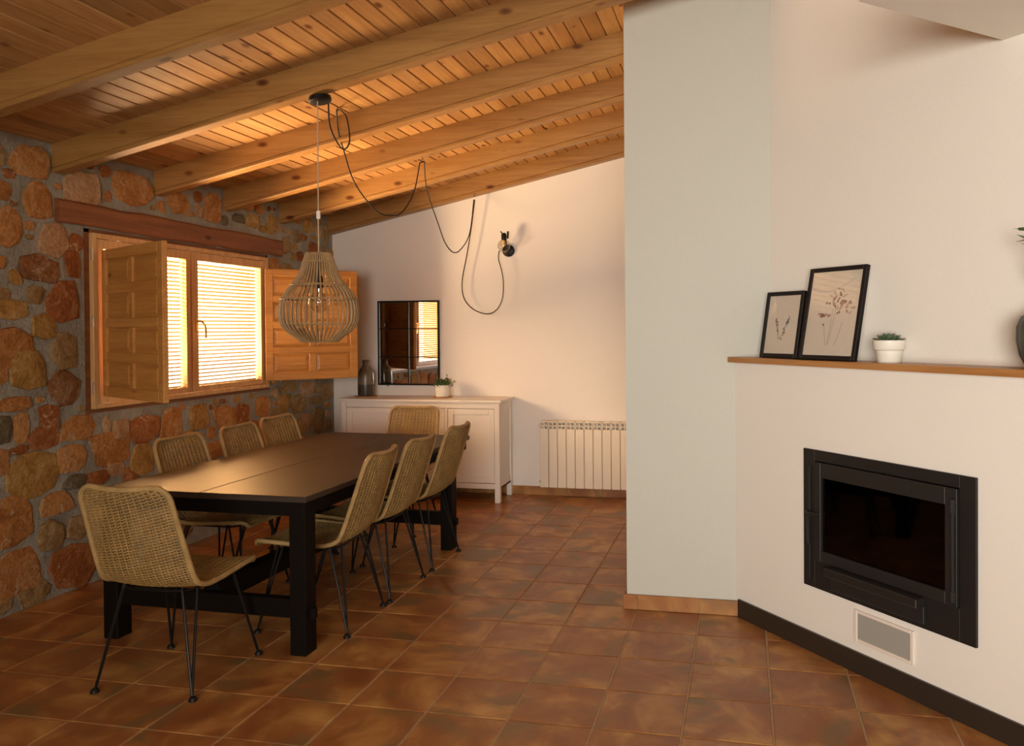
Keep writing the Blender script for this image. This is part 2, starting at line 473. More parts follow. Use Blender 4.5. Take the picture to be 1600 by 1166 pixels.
# ------------------------------------------------------------------ floor
b = MB(); b.box(XL-.3, 4.2, YF-.2, YB+.25, -.09, -.0035)
floor = struct(b.build('floor', 'grout'))
GX, GY, TP = -.566, 3.956, .333
tm = None
def tile_mesh():
    b = MB(); h = TP/2-.0042
    b.box(-h, h, -h, h, -.02, 0, .0022)
    return b
rest = MB(); cnt = 0
for i in range(-11, 15):
    for j in range(-21, 11):
        cx_, cy_ = GX+(i+.5)*TP, GY+(j+.5)*TP
        if cx_ < XL-.16 or cy_ > YB+.16 or cx_ > 4.1 or cy_ < YF: continue
        # behind the chimney wall or the return wall
        if cx_ > -.62+.17 and cy_ > 4.27+.17: continue
        s_ = (cx_-P0[0])*cos(AF)-(cy_-P0[1])*sin(AF); o_ = (cx_-P0[0])*sin(AF)+(cy_-P0[1])*cos(AF)
        if o_ > .26 and s_ > 0: continue
        # in view?
        vx = Vector((cx_, cy_, 0))-Vector((0, 0, CAMZ)); dep = vx.dot(fw)
        inview = dep > 1.8 and -80 < CX+F*vx.dot(rr)/dep < 1680 and CY-F*vx.dot(uu)/dep < 1290
        if inview:
            if tm is None:
                o = tile_mesh().build('floor_tile', 'tile', floor); tm = o.data
            else:
                o = bpy.data.objects.new('floor_tile', tm); C.objects.link(o); o.parent = floor
            o.location = (cx_, cy_, random.uniform(-.0006, .0004)); cnt += 1
            o.rotation_euler = (random.uniform(-.0012, .0012), random.uniform(-.0012, .0012), random.choice((0, PI/2, PI, -PI/2)))
        else:
            rest.box(cx_-TP/2+.004, cx_+TP/2-.004, cy_-TP/2+.004, cy_+TP/2-.004, -.02, 0)
o = rest.build('floor_tile', 'tile', floor); o['kind'] = 'stuff'
print('tiles', cnt)

# ------------------------------------------------------------------ skirtings
def skirt_pieces(base, pts, parent):
    for (mat_, s0, s1) in pts:
        bb = MB(); bb.box(s0+.0015, s1-.0015, -.012, .004, 0.0, .080, .002)
        o = bb.build('skirting_tile', 'skirt', parent)
b = MB(); b.box(XL, -.62, YB-.008, YB+.002, 0, .078); bb_back = struct(b.build('baseboard_back', 'grout'))
x = -.566-.333*10
while x < -.62:
    s0, s1 = max(x, XL+.0), min(x+.333, -.622)
    if s1-s0 > .02:
        b = MB(); b.box(s0+.0025, s1-.0025, YB-.016, YB-.004, 0.001, .080, .002); b.build('skirting_tile', 'skirt', bb_back)
    x += .333
b = MB(); b.box(-.628, -.02, 4.258, 4.27, 0, .078); bb_r = struct(b.build('baseboard_right', 'grout'))
for s0, s1 in ((-.640, -.566), (-.563, -.237), (-.232, -.03)):
    b = MB(); b.box(s0, s1, 4.250, 4.262, .001, .080, .002); b.build('skirting_tile', 'skirt', bb_r)
b = MB(); b.box(-.640, -.628, 4.252, 4.9, .001, .080, .002); b.build('skirting_tile', 'skirt', bb_r)
b = MB(); b.box(.0, S1, -.012, .002, 0, .093, .0015)
o = b.build('baseboard_chimney', 'granite'); o.location = P0; o.rotation_euler = (0, 0, -AF); struct(o)

# ------------------------------------------------------------------ beams
BY = [(3.055, 'nearest pine ceiling beam, crossing the top left corner of the view'),
      (3.868, 'pine ceiling beam that carries the black canopy of the pendant lamp'),
      (4.672, 'third pine ceiling beam from the camera, just behind the pendant canopy'),
      (5.404, 'pine ceiling beam with the first hook of the swagged black cord under it'),
      (6.146, 'pine ceiling beam next before the one against the white back wall'),
      (6.945, 'last pine ceiling beam, lying against the top of the white back wall')]
for k, (y, lab) in enumerate(BY):
    dy = .082 if k < 5 else .11
    x0 = XL-.05; x1 = 1.2 if k < 2 else -.60
    b = MB()
    # section (y, t) with a bead groove near the lower edge
    h = .160
    sec = [(0, 0), (0, -h+.024), (.004, -h+.020), (.004, -h+.016), (0, -h+.012), (.005, -h), (dy-.005, -h), (dy, -h+.005), (dy, 0)]
    sec = [(0, .0), (0, -h+.029), (.006, -h+.025), (.0, -h+.021), (0, -h+.006), (.006, -h), (dy-.006, -h), (dy, -h+.006), (dy, 0)]
    kk = len(sec)
    nseg = 1
    vs = []
    for xx in (x0, x1):
        for yy, t in sec: vs.append((xx, y+yy, cz(xx)+t))
    fs = [tuple(range(kk)), tuple(range(2*kk-1, kk-1, -1))]+[(q, q+kk, (q+1) % kk+kk, (q+1) % kk) for q in range(kk)]
    b.add(vs, fs)
    o = b.build('ceiling_beam', 'beam')
    tag(o, lab, 'beam', 'pine beams under the ceiling')

# ------------------------------------------------------------------ stones of the left wall
ST = [(3.72,2.45,0.111,0.081,'o'),(3.52,2.44,0.05,0.064,'t'),(3.77,2.24,0.089,0.096,'o'),(3.53,2.26,0.067,0.052,'o'),(3.9,2.34,0.02,0.018,'o'),(4.07,2.36,0.129,0.1,'p'),(3.58,2.07,0.08,0.101,'o'),(3.87,2.03,0.095,0.092,'p'),(4.02,2.03,0.045,0.049,'r'),(3.77,1.87,0.137,0.077,'b'),(4.0,1.9,0.055,0.073,'r'),(3.51,1.88,0.05,0.032,'o'),(3.62,1.8,0.033,0.04,'y'),(3.74,1.71,0.049,0.046,'t'),(3.93,1.67,0.107,0.118,'r'),(3.6,1.63,0.09,0.05,'y'),(3.51,1.71,0.068,0.034,'t'),(3.8,1.54,0.076,0.066,'y'),(3.58,1.43,0.13,0.108,'o'),(3.94,1.4,0.089,0.105,'t'),(3.69,1.3,0.104,0.114,'y'),(3.49,1.28,0.071,0.055,'o'),(3.93,1.18,0.098,0.103,'b'),(3.6,1.12,0.1,0.038,'o'),(3.82,1.02,0.055,0.077,'r'),(4.03,0.94,0.121,0.075,'o'),(3.52,0.99,0.056,0.067,'g'),(3.64,0.99,0.049,0.08,'o'),(3.79,0.91,0.101,0.061,'r'),(3.98,0.77,0.098,0.073,'o'),(3.5,0.82,0.055,0.065,'o'),(3.72,0.72,0.162,0.111,'y'),(3.99,0.63,0.073,0.043,'g'),(3.63,0.87,0.049,0.026,'r'),(3.58,0.5,0.12,0.125,'o'),(3.86,0.53,0.104,0.066,'o'),(3.82,0.36,0.085,0.09,'t'),(4.01,0.36,0.071,0.068,'t'),(3.59,0.21,0.16,0.118,'o'),(3.97,0.15,0.175,0.13,'r'),(3.71,0.07,0.1,0.065,'t'),(3.48,0.07,0.08,0.05,'t'),(4.28,0.78,0.157,0.103,'o'),(4.24,0.93,0.03,0.049,'p'),(4.35,0.89,0.066,0.06,'p'),(4.56,0.87,0.115,0.08,'r'),(4.81,0.87,0.103,0.1,'o'),(4.54,0.68,0.097,0.1,'y'),(4.3,0.645,0.067,0.04,'p'),(4.42,0.6,0.055,0.045,'r'),(4.16,0.62,0.085,0.039,'r'),(5.09,0.89,0.103,0.085,'y'),(5.39,0.86,0.114,0.077,'o'),(5.6,0.85,0.082,0.08,'r'),(5.88,0.88,0.098,0.081,'o'),(6.27,1.02,0.124,0.041,'t'),(6.57,0.98,0.115,0.06,'p'),(6.42,0.86,0.11,0.08,'t'),(6.91,0.93,0.1,0.078,'t'),(6.18,0.89,0.082,0.073,'y'),(6.5,0.68,0.111,0.074,'p'),(6.69,0.87,0.11,0.041,'t'),(6.75,0.68,0.096,0.121,'t'),(6.05,0.98,0.051,0.035,'p'),(6.76,1.07,0.06,0.026,'b'),(5.26,0.63,0.084,0.059,'o'),(6.06,0.73,0.15,0.035,'r'),(4.25,2.49,0.038,0.035,'r'),(4.48,2.42,0.166,0.1,'o'),(4.9,2.4,0.11,0.078,'o'),(5.11,2.47,0.045,0.037,'r'),(5.28,2.41,0.09,0.1,'o'),(4.27,2.34,0.033,0.032,'r'),(5.12,2.37,0.038,0.046,'p'),(5.58,2.38,0.073,0.035,'g'),(5.77,2.38,0.077,0.051,'y'),(6.03,2.38,0.074,0.077,'y'),(6.53,2.33,0.043,0.026,'r'),(6.68,2.26,0.072,0.047,'r'),(6.46,2.16,0.052,0.04,'r'),(6.91,2.4,0.047,0.09,'t'),(6.24,2.23,0.059,0.066,'t'),(6.41,2.33,0.05,0.051,'t'),(5.41,2.34,0.04,0.036,'g'),(6.99,2.22,0.045,0.049,'y')]
rs = random.Random(11)
placed = list(ST)
def blocked(y, z, hy, hz):
    if z-hz < .005 or z+hz > 2.55: return True
    if y+hy > 4.07-.0 and y-hy < 5.99 and z+hz > 1.005 and z-hz < 2.14: return True
    if y+hy > 3.87 and y-hy < 6.16 and z+hz > 2.115 and z-hz < 2.285: return True
    if y+hy > YB-.01: return True
    for by, _ in BY:
        if y+hy > by-.01 and y-hy < by+.10 and z+hz > 2.40: return True
    return False
def overl(y, z, hy, hz, gap):
    for (a, c, d_, e_, k) in placed:
        dy_ = abs(a-y)/(d_+hy+gap); dz_ = abs(c-z)/(e_+hz+gap)
        if dy_ < 1 and dz_ < 1 and (dy_**3+dz_**3) < 1.0: return True
    return False
for (lo, hi, tries, gap) in ((.085, .13, 5000, .018), (.055, .09, 8000, .014), (.03, .055, 9000, .012), (.018, .03, 2500, .012)):
    for _ in range(tries):
        if len(placed) >= 296: break
        hy = rs.uniform(lo, hi); hz = hy*rs.uniform(.62, 1.05)
        y = rs.uniform(2.5, YB-.03); z = rs.uniform(.02, 2.53)
        if lo < .04 and y < 3.3: continue
        if lo < .04 and z < .6 and y > 4.1: continue
        if blocked(y, z, hy, hz) or overl(y, z, hy, hz, gap): continue
        far = y > 6.1
        placed.append((y, z, hy, hz, rs.choice('tttppyyo' if far else 'oorrypbttoo')))
def stone_shape(hy, hz, rnd):
    nn = rnd.choice((7, 8, 9, 10)); a0 = rnd.uniform(0, 6.28)
    pr = rnd.choice((3., 4.5, 7.)); ring = []
    sk = rnd.uniform(-.18, .18); tp = rnd.uniform(-.16, .16)
    for q in range(nn):
        a = a0+2*PI*(q+rnd.uniform(-.22, .22))/nn
        c, s_ = cos(a), sin(a)
        k = (abs(c)**pr+abs(s_)**pr)**(-1/pr)*rnd.uniform(.86, 1.10)
        py, pz = c*k, s_*k
        py, pz = py*(1+tp*pz)+sk*pz*.6, pz*(1-tp*py*.6)
        ring.append((py*hy, pz*hz))
    return ring
for (y, z, hy, hz, k) in placed:
    big = 1.10 if (y, z, hy, hz, k) in ST else 1.05; ring = stone_shape(hy*big, hz*big, rs); nn = len(ring)
    h = rs.uniform(.008, .018)*(1 if hy > .05 else .7); ty, tz = rs.uniform(-.06, .06), rs.uniform(-.06, .06)
    vs = []
    for f, hh in ((1.0, -.012), (1.0, h*.35), (.965, h*.85), (.86, h)):
        for (a, c) in ring:
            vs.append((hh+(a*f*ty+c*f*tz if hh > .003 else 0)+(rs.uniform(-.0032, .0032) if hh > 0 else 0), a*f, c*f))
    vs.append((h*rs.uniform(.95, 1.15), 0, 0))
    fs = []
    for r_ in range(3):
        for q in range(nn):
            q2 = (q+1) % nn; fs.append((r_*nn+q, r_*nn+q2, (r_+1)*nn+q2, (r_+1)*nn+q))
    for q in range(nn): fs.append((3*nn+q, 3*nn+(q+1) % nn, 4*nn))
    b = MB(); b.add(vs, fs)
    o = b.build('stone', 'stone_'+k, wall_left, smooth=True)
    o.location = (XL+.001, y, z)
print('stones', len(placed))

# ------------------------------------------------------------------ lintel
b = MB(); rl = random.Random(5)
nl = 14; y0, y1 = 3.88, 6.15
vs = []; fs = []
for i in range(nl+1):
    y = y0+(y1-y0)*i/nl
    jt = rl.uniform(-.006, .006); jb = rl.uniform(-.006, .006)
    zb, zt = 2.132+jb, 2.268+jt
    vs += [(XL-.1, y, zb), (XL+.024, y, zb+.0), (XL+.032, y, zb+.012), (XL+.034, y, zt-.014), (XL+.022, y, zt), (XL-.1, y, zt)]
for i in range(nl):
    for q in range(6):
        q2 = (q+1) % 6; fs.append((i*6+q, i*6+q2, (i+1)*6+q2, (i+1)*6+q))
fs += [tuple(range(6)), tuple(nl*6+q for q in range(5, -1, -1))]
b.add(vs, fs)
o = b.build('window_lintel', 'lintel')
tag(o, 'rough reddish wooden lintel set in the stone wall above the window', 'lintel')

# ------------------------------------------------------------------ window_1
WY0, WY1, WB, WT = 4.13, 5.95, 1.040, 2.102
FXo, FXi = XL-.06, XL+.022
b = MB()
b.box(FXo, FXi, WY0, WY0+.032, WB, WT, .002); b.box(FXo, FXi, WY1-.032, WY1, WB, WT, .002)
b.box(FXo, FXi-.0005, WY0+.032, WY1-.032, WB, WB+.03, .002); b.box(FXo, FXi-.0005, WY0+.032, WY1-.032, WT-.03, WT, .002)
win = struct(b.build('window_1', 'sash'))
# dark rebate boards filling the gap to the stone
b = MB()
b.box(XL-.1, XL-.004, WY0-.05, WY0-.001, WB-.03, WT+.03); b.box(XL-.1, XL-.004, WY1+.001, WY1+.03, WB-.03, WT+.03)
b.box(XL-.1, XL+.002, WY0-.05, WY1+.03, WB-.025, WB-.001); b.box(XL-.1, XL-.004, WY0-.05, WY1+.03, WT+.001, WT+.03)
b.build('outer_casing', 'lintel', win)
for (sy0, sy1) in ((WY0+.034, 5.029), (5.031, WY1-.034)):
    zb, zt = WB+.032, WT-.032
    b = MB(); X0, X1 = XL-.05, XL+.012
    st = .060
    b.box(X0, X1, sy0, sy0+st, zb, zt, .003); b.box(X0, X1, sy1-st, sy1, zb, zt, .003)
    b.box(X0, X1-.001, sy0+st, sy1-st, zb, zb+.040, .003); b.box(X0, X1-.001, sy0+st, sy1-st, zt-.060, zt, .003)
    sash = b.build('sash', 'sash', win)
    b = MB(); b.box(XL-.010, XL-.006, sy0+st-.01, sy1-st+.01, zb+.035, zt-.05); b.build('glass_pane', 'glass', sash)
    b = MB(); z = zb+.045
    while z < zt-.065:
        y0_, y1_ = sy0+st+.006, sy1-st-.004
        wdt = .0105
        b.add([(XL-.036-wdt, y0_, z-.0062), (XL-.036-wdt, y1_, z-.0062), (XL-.036+wdt, y1_, z+.0062), (XL-.036+wdt, y0_, z+.0062)], [(0, 1, 2, 3)])
        z += .0272
    for yy in (sy0+st+.12, sy1-st-.10):
        b.tube([(XL-.036, yy, zb+.04), (XL-.036, yy, zt-.06)], .0012, 4)
    o = b.build('venetian_blind', 'slat', sash); o['kind'] = 'stuff'
# cover strip + handle
b = MB(); b.box(XL+.012, XL+.020, 5.012, 5.048, WB+.034, WT-.034, .003); b.build('meeting_strip', 'sash', win)
b = MB(); b.box(XL+.012, XL+.020, 5.056, 5.080, 1.50, 1.61, .004); hp = b.build('handle_plate', 'brass', win)
b = MB(); b.tube([(XL+.018, 5.068, 1.575), (XL+.05, 5.068, 1.575), (XL+.056, 5.075, 1.570), (XL+.056, 5.10, 1.545), (XL+.054, 5.112, 1.51), (XL+.052, 5.114, 1.455)], .0075, 8)
b.build('handle', 'brass', hp, True)
b = MB(); b.lathe([(.008, 0), (.008, .004), (.004, .007)], 10, T(XL+.02, 5.03, 1.755, 0, 0, PI/2)); b.build('knob', 'brass', win)
for yy in (WY0-.004, WY1-.012):
    for zz in (1.17, 1.57, 1.97):
        b = MB(); b.tube([(XL+.020, yy, zz-.035), (XL+.020, yy, zz+.035)], .0065, 8); b.build('hinge', 'steel', win)
# shutters
def shutter(hx, hy, ang, zb, zt, wd, flip):
    b = MB(); t = .030
    stl, cst, rl_ = .062, .058, .055
    H = zt-zb
    b.box(0, stl, 0, t, 0, H, .003); b.box(wd-stl, wd, 0, t, 0, H, .003)
    cxm = wd/2
    rows = 4
    ph = (H-2*.062-(rows-1)*rl_)/rows
    b.box(stl, wd-stl, 0, t, 0, .062, .003); b.box(stl, wd-stl, 0, t, H-.062, H, .003)
    zs = []
    z = .062
    for r_ in range(rows):
        zs.append((z, z+ph)); z += ph
        if r_ < rows-1: b.box(stl, wd-stl, 0, t, z, z+rl_, .003); z += rl_
    for (a, c) in zs: b.box(cxm-cst/2, cxm+cst/2, 0, t, a, c, .004)
    sh = b.build('shutter', 'shutter', win, loc=(hx, hy, zb)); sh.rotation_euler = (0, 0, ang)
    pm = None
    for (a, c) in zs:
        for (p0, p1) in ((stl, cxm-cst/2), (cxm+cst/2, wd-stl)):
            if pm is None:
                b = MB(); W_, H_ = p1-p0, c-a; m_ = .028
                vs = []
                for (dep, inn) in ((.010, -.004), (.010, .006), (.003, m_), (.003, m_)):
                    pass
                def rect(inn, y): return [(inn, y, inn), (W_-inn, y, inn), (W_-inn, y, H_-inn), (inn, y, H_-inn)]
                vs = rect(-.004, .0135)+rect(.006, .0135)+rect(m_, .004)+rect(-.004, t-.0135)+rect(.006, t-.0135)+rect(m_, t-.004)
                fs = []
                for o_ in (0, 12):
                    for g0 in (0, 4):
                        for q in range(4): fs.append((o_+g0+q, o_+g0+(q+1) % 4, o_+g0+4+(q+1) % 4, o_+g0+4+q))
                    fs.append((o_+8, o_+9, o_+10, o_+11))
                for q in range(4): fs.append((q, (q+1) % 4, 12+(q+1) % 4, 12+q))
                b.add(vs, fs); o = b.build('panel', 'shutter', sh); pm = o.data
            else:
                o = bpy.data.objects.new('panel', pm); C.objects.link(o); o.parent = sh
            o.location = (p0, 0, a)
    return sh
shutter(XL+.030, 4.185, rad(-27.5), 1.115, 2.000, .82, 0)
shutter(XL+.032, 5.880, rad(43), 1.095, 2.010, .752, 1)

# ------------------------------------------------------------------ dining table
TB = thing('dining_table', 'long black-brown dining table with two-board top and trestle frame', 'table', (-2.515, 4.43, 0), rad(-1.0))
hw, hl = .560, 1.075
b = MB(); b.box(-hw, -.002, -hl, hl, .712, .741, .003); b.build('tabletop_board', 'table', TB)
b = MB(); b.box(.002, hw, -hl, hl, .712, .741, .003); b.build('tabletop_board', 'table', TB)
b = MB()
b.box(-hw+.02, hw-.02, -hl+.02, -hl+.045, .645, .7115); b.box(-hw+.02, hw-.02, hl-.045, hl-.02, .645, .7115)
b.box(-hw+.02, -hw+.045, -hl+.045, hl-.045, .645, .7115); b.box(hw-.045, hw-.02, -hl+.045, hl-.045, .645, .7115)
b.build('apron', 'table_leg', TB)
YLn, YLf = -hl+.005, hl-.34
for sx in (-1, 1):
    for y in (YLn, YLf):
        b = MB(); xa, xb = sorted((sx*(hw-.008), sx*(hw-.008-.082)))
        b.box(xa, xb, y, y+.095, 0, .712, .004); b.build('leg', 'table_leg', TB)
for y in (YLn, YLf):
    b = MB(); b.box(-hw+.09, hw-.09, y+.025, y+.070, .165, .255, .003); b.build('cross_rail', 'table_leg', TB)
    b = MB(); b.box(hw-.009, hw+.018, y+.03, y+.065, .165, .215, .004); b.build('tenon', 'table_leg', TB)
b = MB(); b.box(-.04, .04, YLn+.070, YLf+.025, .185, .285, .003); b.build('long_stretcher', 'table_leg', TB)

# ------------------------------------------------------------------ rattan chair
PR = [(.245, .430), (.228, .447), (.12, .442), (-.03, .432), (-.135, .434), (-.195, .452), (-.228, .492), (-.262, .580), (-.312, .730), (-.362, .880)]
def cat(P, t):
    k = len(P)-1; i = min(int(t*k), k-1); u = t*k-i
    p0, p1, p2, p3 = P[max(i-1, 0)], P[i], P[i+1], P[min(i+2, k)]
    return [.5*((2*p1[c])+(-p0[c]+p2[c])*u+(2*p0[c]-5*p1[c]+4*p2[c]-p3[c])*u*u+(-p0[c]+3*p1[c]-3*p2[c]+p3[c])*u**3) for c in (0, 1)]
fine = [cat(PR, i/400) for i in range(401)]
arc = [0.0]
for i in range(400): arc.append(arc[-1]+math.dist(fine[i], fine[i+1]))
LEN = arc[-1]
def prof(s_):
    s_ = min(max(s_, 0), LEN); lo, hi = 0, 400
    while hi-lo > 1:
        mid = (lo+hi)//2
        if arc[mid] <= s_: lo = mid
        else: hi = mid
    f = (s_-arc[lo])/max(arc[hi]-arc[lo], 1e-9)
    return fine[lo][0]*(1-f)+fine[hi][0]*f, fine[lo][1]*(1-f)+fine[hi][1]*f
def halfw(s_):
    t = s_/LEN
    w0 = .222 if t < .45 else .222-.022*((t-.45)/.55)
    for dist, r_ in ((s_, .055), (LEN-s_, .060)):
        if dist < r_: w0 -= r_-math.sqrt(max(r_*r_-(r_-dist)**2, 0))
    return w0
def surf(u, s_, off=0.0):
    y, z = prof(s_); y2, z2 = prof(s_+.004); y1, z1 = prof(s_-.004)
    ty, tz = y2-y1, z2-z1; l = math.hypot(ty, tz) or 1; ty /= l; tz /= l
    ny, nz = tz, -ty              # towards the sitter
    t = s_/LEN
    bl = min(max((t-.40)/.15, 0), 1)
    lift = (.012*(1-bl)+.024*bl)*u*u+off
    return (u*halfw(s_), y+ny*lift, z+nz*lift)
RIBS = 15
def weave(sa, sb, name, par):
    b = MB(); s_ = sa; k = 0; sp = .0066; SAMP = 2*(RIBS-1)+1
    while s_ < sb:
        pts = []
        hw_ = halfw(s_)
        if hw_ > .05:
            for q in range(SAMP):
                u = -0.985+1.97*q/(SAMP-1)
                ph = cos(PI*(q/2.0)+PI*k)
                pts.append((u, ph))
            wd, th = .0027, .0009
            vs = []
            for u, ph in pts:
                a = surf(u, s_-wd, .0046*ph); c = surf(u, s_+wd, .0046*ph); m_ = surf(u, s_, .0046*ph+.0014); m2 = surf(u, s_, .0046*ph-.0014)
                vs += [a, m_, c, m2]
            fs = []
            for q in range(SAMP-1):
                for e_ in range(4): fs.append((q*4+e_, q*4+(e_+1) % 4, q*4+4+(e_+1) % 4, q*4+4+e_))
            b.add(vs, fs)
        s_ += sp; k += 1
    for q in range(RIBS):
        u = -.985+1.97*q/(RIBS-1)
        pts = [surf(u*.995, sa+(sb-sa)*i/22) for i in range(23) if halfw(sa+(sb-sa)*i/22) > .03]
        b.tube(pts, .0042, 6)
    o = b.build(name, 'rattan', par); o['kind'] = 'stuff'
    return o
def make_chair():
    t = thing('rattan_chair', '', 'chair')
    sm = .47*LEN
    weave(.008, sm, 'seat', t); weave(sm+.0001, LEN-.008, 'backrest', t)
    # rim
    b = MB(); loop = []
    ns = 60
    for i in range(ns+1):
        s_ = LEN*i/ns; loop.append(surf(1.0, s_))
    loop = []
    ss = [0, .002, .006, .013, .024, .038, .055]+[.055+(LEN-.115)*i/40 for i in range(1, 41)]+[LEN-.060+.06*f for f in (.25, .5, .72, .87, .95, .985, 1.0)]
    right = [surf(1.0, s_) for s_ in ss]; left = [surf(-1.0, s_) for s_ in reversed(ss)]
    wt = halfw(LEN); wf = halfw(0)
    top = [surf(u, LEN) for u in (.6, .3, 0, -.3, -.6)]
    front = [surf(u, 0) for u in (-.6, -.3, 0, .3, .6)]
    loop = right+top+left+front
    b.tube(loop, .0115, 8, closed=True)
    b.build('rim', 'rattan_rim', t, True)
    # under frame
    b = MB(); zc = .418
    pts = []
    for (cx_, cy_, a0) in ((.10, .10, 0), (-.10, .10, 90), (-.10, -.10, 180), (.10, -.10, 270)):
        for a in (0, 30, 60, 90):
            pts.append((cx_+.06*cos(rad(a0+a)), cy_+.06*sin(rad(a0+a)), zc))
    b.tube(pts, .0055, 6, closed=True)
    b.tube([(-.15, 0, zc), (.15, 0, zc)], .005, 6); 
    b.build('seat_frame', 'metal_black', t, True)
    for sx in (-1, 1):
        for sy in (-1, 1):
            b = MB(); foot = (sx*.228, sy*.236, .012)
            for (ax, ay) in ((.148, .172), (.178, .128)) if False else ((.142, .176), (.180, .130)):
                tx, ty = sx*ax, sy*ay
                zt = .428 if sy > 0 else .434
                b.tube([(tx*.93, ty*.93, zt), (tx*.97, ty*.97, zt-.012), (foot[0]-sx*.004, foot[1], .02)], .0058, 7)
            lg = b.build('leg', 'metal_black', t, True)
            b = MB(); b.lathe([(.013, 0), (.018, .002), (.018, .009), (.011, .018)], 12, T(foot[0], foot[1], 0)); b.build('foot', 'metal_black', lg, True)
    return t
chairs = [(-2.437, 3.095, 0, 0, 'rattan chair at the near end of the table, its back to the camera'),
          (-2.155, 3.815, 90, 0, 'rattan chair nearest the camera on the right side of the table'),
          (-2.150, 4.340, 90, 0, 'middle rattan chair on the right side of the table'),
          (-2.140, 4.925, 90, 0, 'farthest rattan chair on the right side of the table'),
          (-2.915, 4.120, -90, 0, 'rattan chair nearest the camera on the stone wall side of the table'),
          (-2.905, 4.690, -90, 0, 'middle rattan chair on the stone wall side of the table'),
          (-2.955, 5.195, -90, 0, 'farthest rattan chair on the stone wall side of the table'),
          (-2.575, 5.675, 180, 0, 'rattan chair at the far end of the table in front of the white sideboard')]
proto = make_chair()
for i, (x, y, r_, j, lab) in enumerate(chairs):
    o = proto if i == 0 else copy_tree(proto)
    o.location = (x, y, 0); o.rotation_euler = (0, 0, rad(r_+(1.5, 3, -1, -1, -1, 2, -2, 0)[i]))
    tag(o, lab, 'chair', 'rattan chairs around the dining table')

# ------------------------------------------------------------------ pendant lamp
PX, PY = -2.222, 3.925
PD = thing('pendant_lamp', 'pear-shaped cane stick pendant lamp hanging over the table', 'pendant lamp', (PX, PY, 0))
zb_ = cz(PX)-.160
b = MB(); b.lathe([(.052, -.002), (.060, -.004), (.060, -.024), (.054, -.028)], 28, T(0, .025, zb_, 0, 0, -math.atan(SL))); b.build('canopy', 'metal_black', PD, True)
b = MB(); b.tube([(0, .005, zb_-.02), (0, 0, 2.14), (0, 0, 1.90)], .0034, 8); b.build('cable', 'cord_white', PD)
b = MB(); b.box(-.009, .011, -.006, .006, 2.10, 2.145, .003); b.build('cable_grip', 'white', PD)
SP = [(.064, 1.917), (.082, 1.865), (.104, 1.800), (.142, 1.745), (.178, 1.700), (.198, 1.655), (.205, 1.615), (.203, 1.570), (.192, 1.535), (.168, 1.505), (.138, 1.482), (.112, 1.462), (.095, 1.445)]
def sp(t):
    k = len(SP)-1; i = min(int(t*k), k-1); u = t*k-i
    p0, p1, p2, p3 = SP[max(i-1, 0)], SP[i], SP[i+1], SP[min(i+2, k)]
    return [.5*((2*p1[c])+(-p0[c]+p2[c])*u+(2*p0[c]-5*p1[c]+4*p2[c]-p3[c])*u*u+(-p0[c]+3*p1[c]-3*p2[c]+p3[c])*u**3) for c in (0, 1)]
sh = MB(); sh.lathe([(.058, 1.918), (.067, 1.918), (.067, 1.912), (.058, 1.912), (.058, 1.918)], 28, capb=False, capt=False)
shade = sh.build('shade', 'cane', PD, True)
sm_ = None
NS = 44
for q in range(NS):
    if sm_ is None:
        b = MB(); pts = []
        for i in range(25):
            r_, z = sp(i/24); pts.append((r_, 0, z))
        b.tube(pts, .0046, 6); o = b.build('cane_stick', 'cane', shade, True); sm_ = o.data
    else:
        o = bpy.data.objects.new('cane_stick', sm_); C.objects.link(o); o.parent = shade
    o.rotation_euler = (0, 0, 2*PI*q/NS)
for (r_, z) in ((.145, 1.748), (.196, 1.672), (.192, 1.540), (.094, 1.446), (.079, 1.872)):
    b = MB(); b.tube([((r_)*cos(2*PI*i/36), (r_)*sin(2*PI*i/36), z) for i in range(36)], .0048, 6, closed=True)
    b.tube([((r_-.010)*cos(2*PI*i/36), (r_-.010)*sin(2*PI*i/36), z) for i in range(36)], .0030, 6, closed=True)
    b.build('hoop', 'cane', shade, True)
b = MB(); b.lathe([(.006, 1.92), (.010, 1.905), (.006, 1.89), (.006, 1.80), (.020, 1.795), (.021, 1.735), (.016, 1.730)], 16); b.build('socket', 'metal_black', PD, True)
b = MB(); b.tube([(-.062, 0, 1.905), (.062, 0, 1.905)], .003, 6); b.tube([(0, -.062, 1.905), (0, .062, 1.905)], .003, 6); b.build('shade_carrier', 'metal_black', PD)
b = MB(); pf = [(.013, 1.728), (.014, 1.71)]+[(.055*sin(rad(a)), 1.655+.055*cos(rad(a))) for a in range(22, 180, 12)]+[(.002, 1.600)]
b.lathe(pf, 24, capb=False, capt=False); b.build('light_bulb', 'bulb', PD, True)
b = MB(); b.lathe([(.0135, 1.735), (.0145, 1.725), (.0135, 1.712)], 14); b.tube([(0, 0, 1.715), (0, 0, 1.665)], .003, 6); b.tube([(-.012, 0, 1.64), (-.004, 0, 1.69), (.004, 0, 1.69), (.012, 0, 1.64)], .0009, 4); b.build('bulb_cap', 'steel', PD, True)

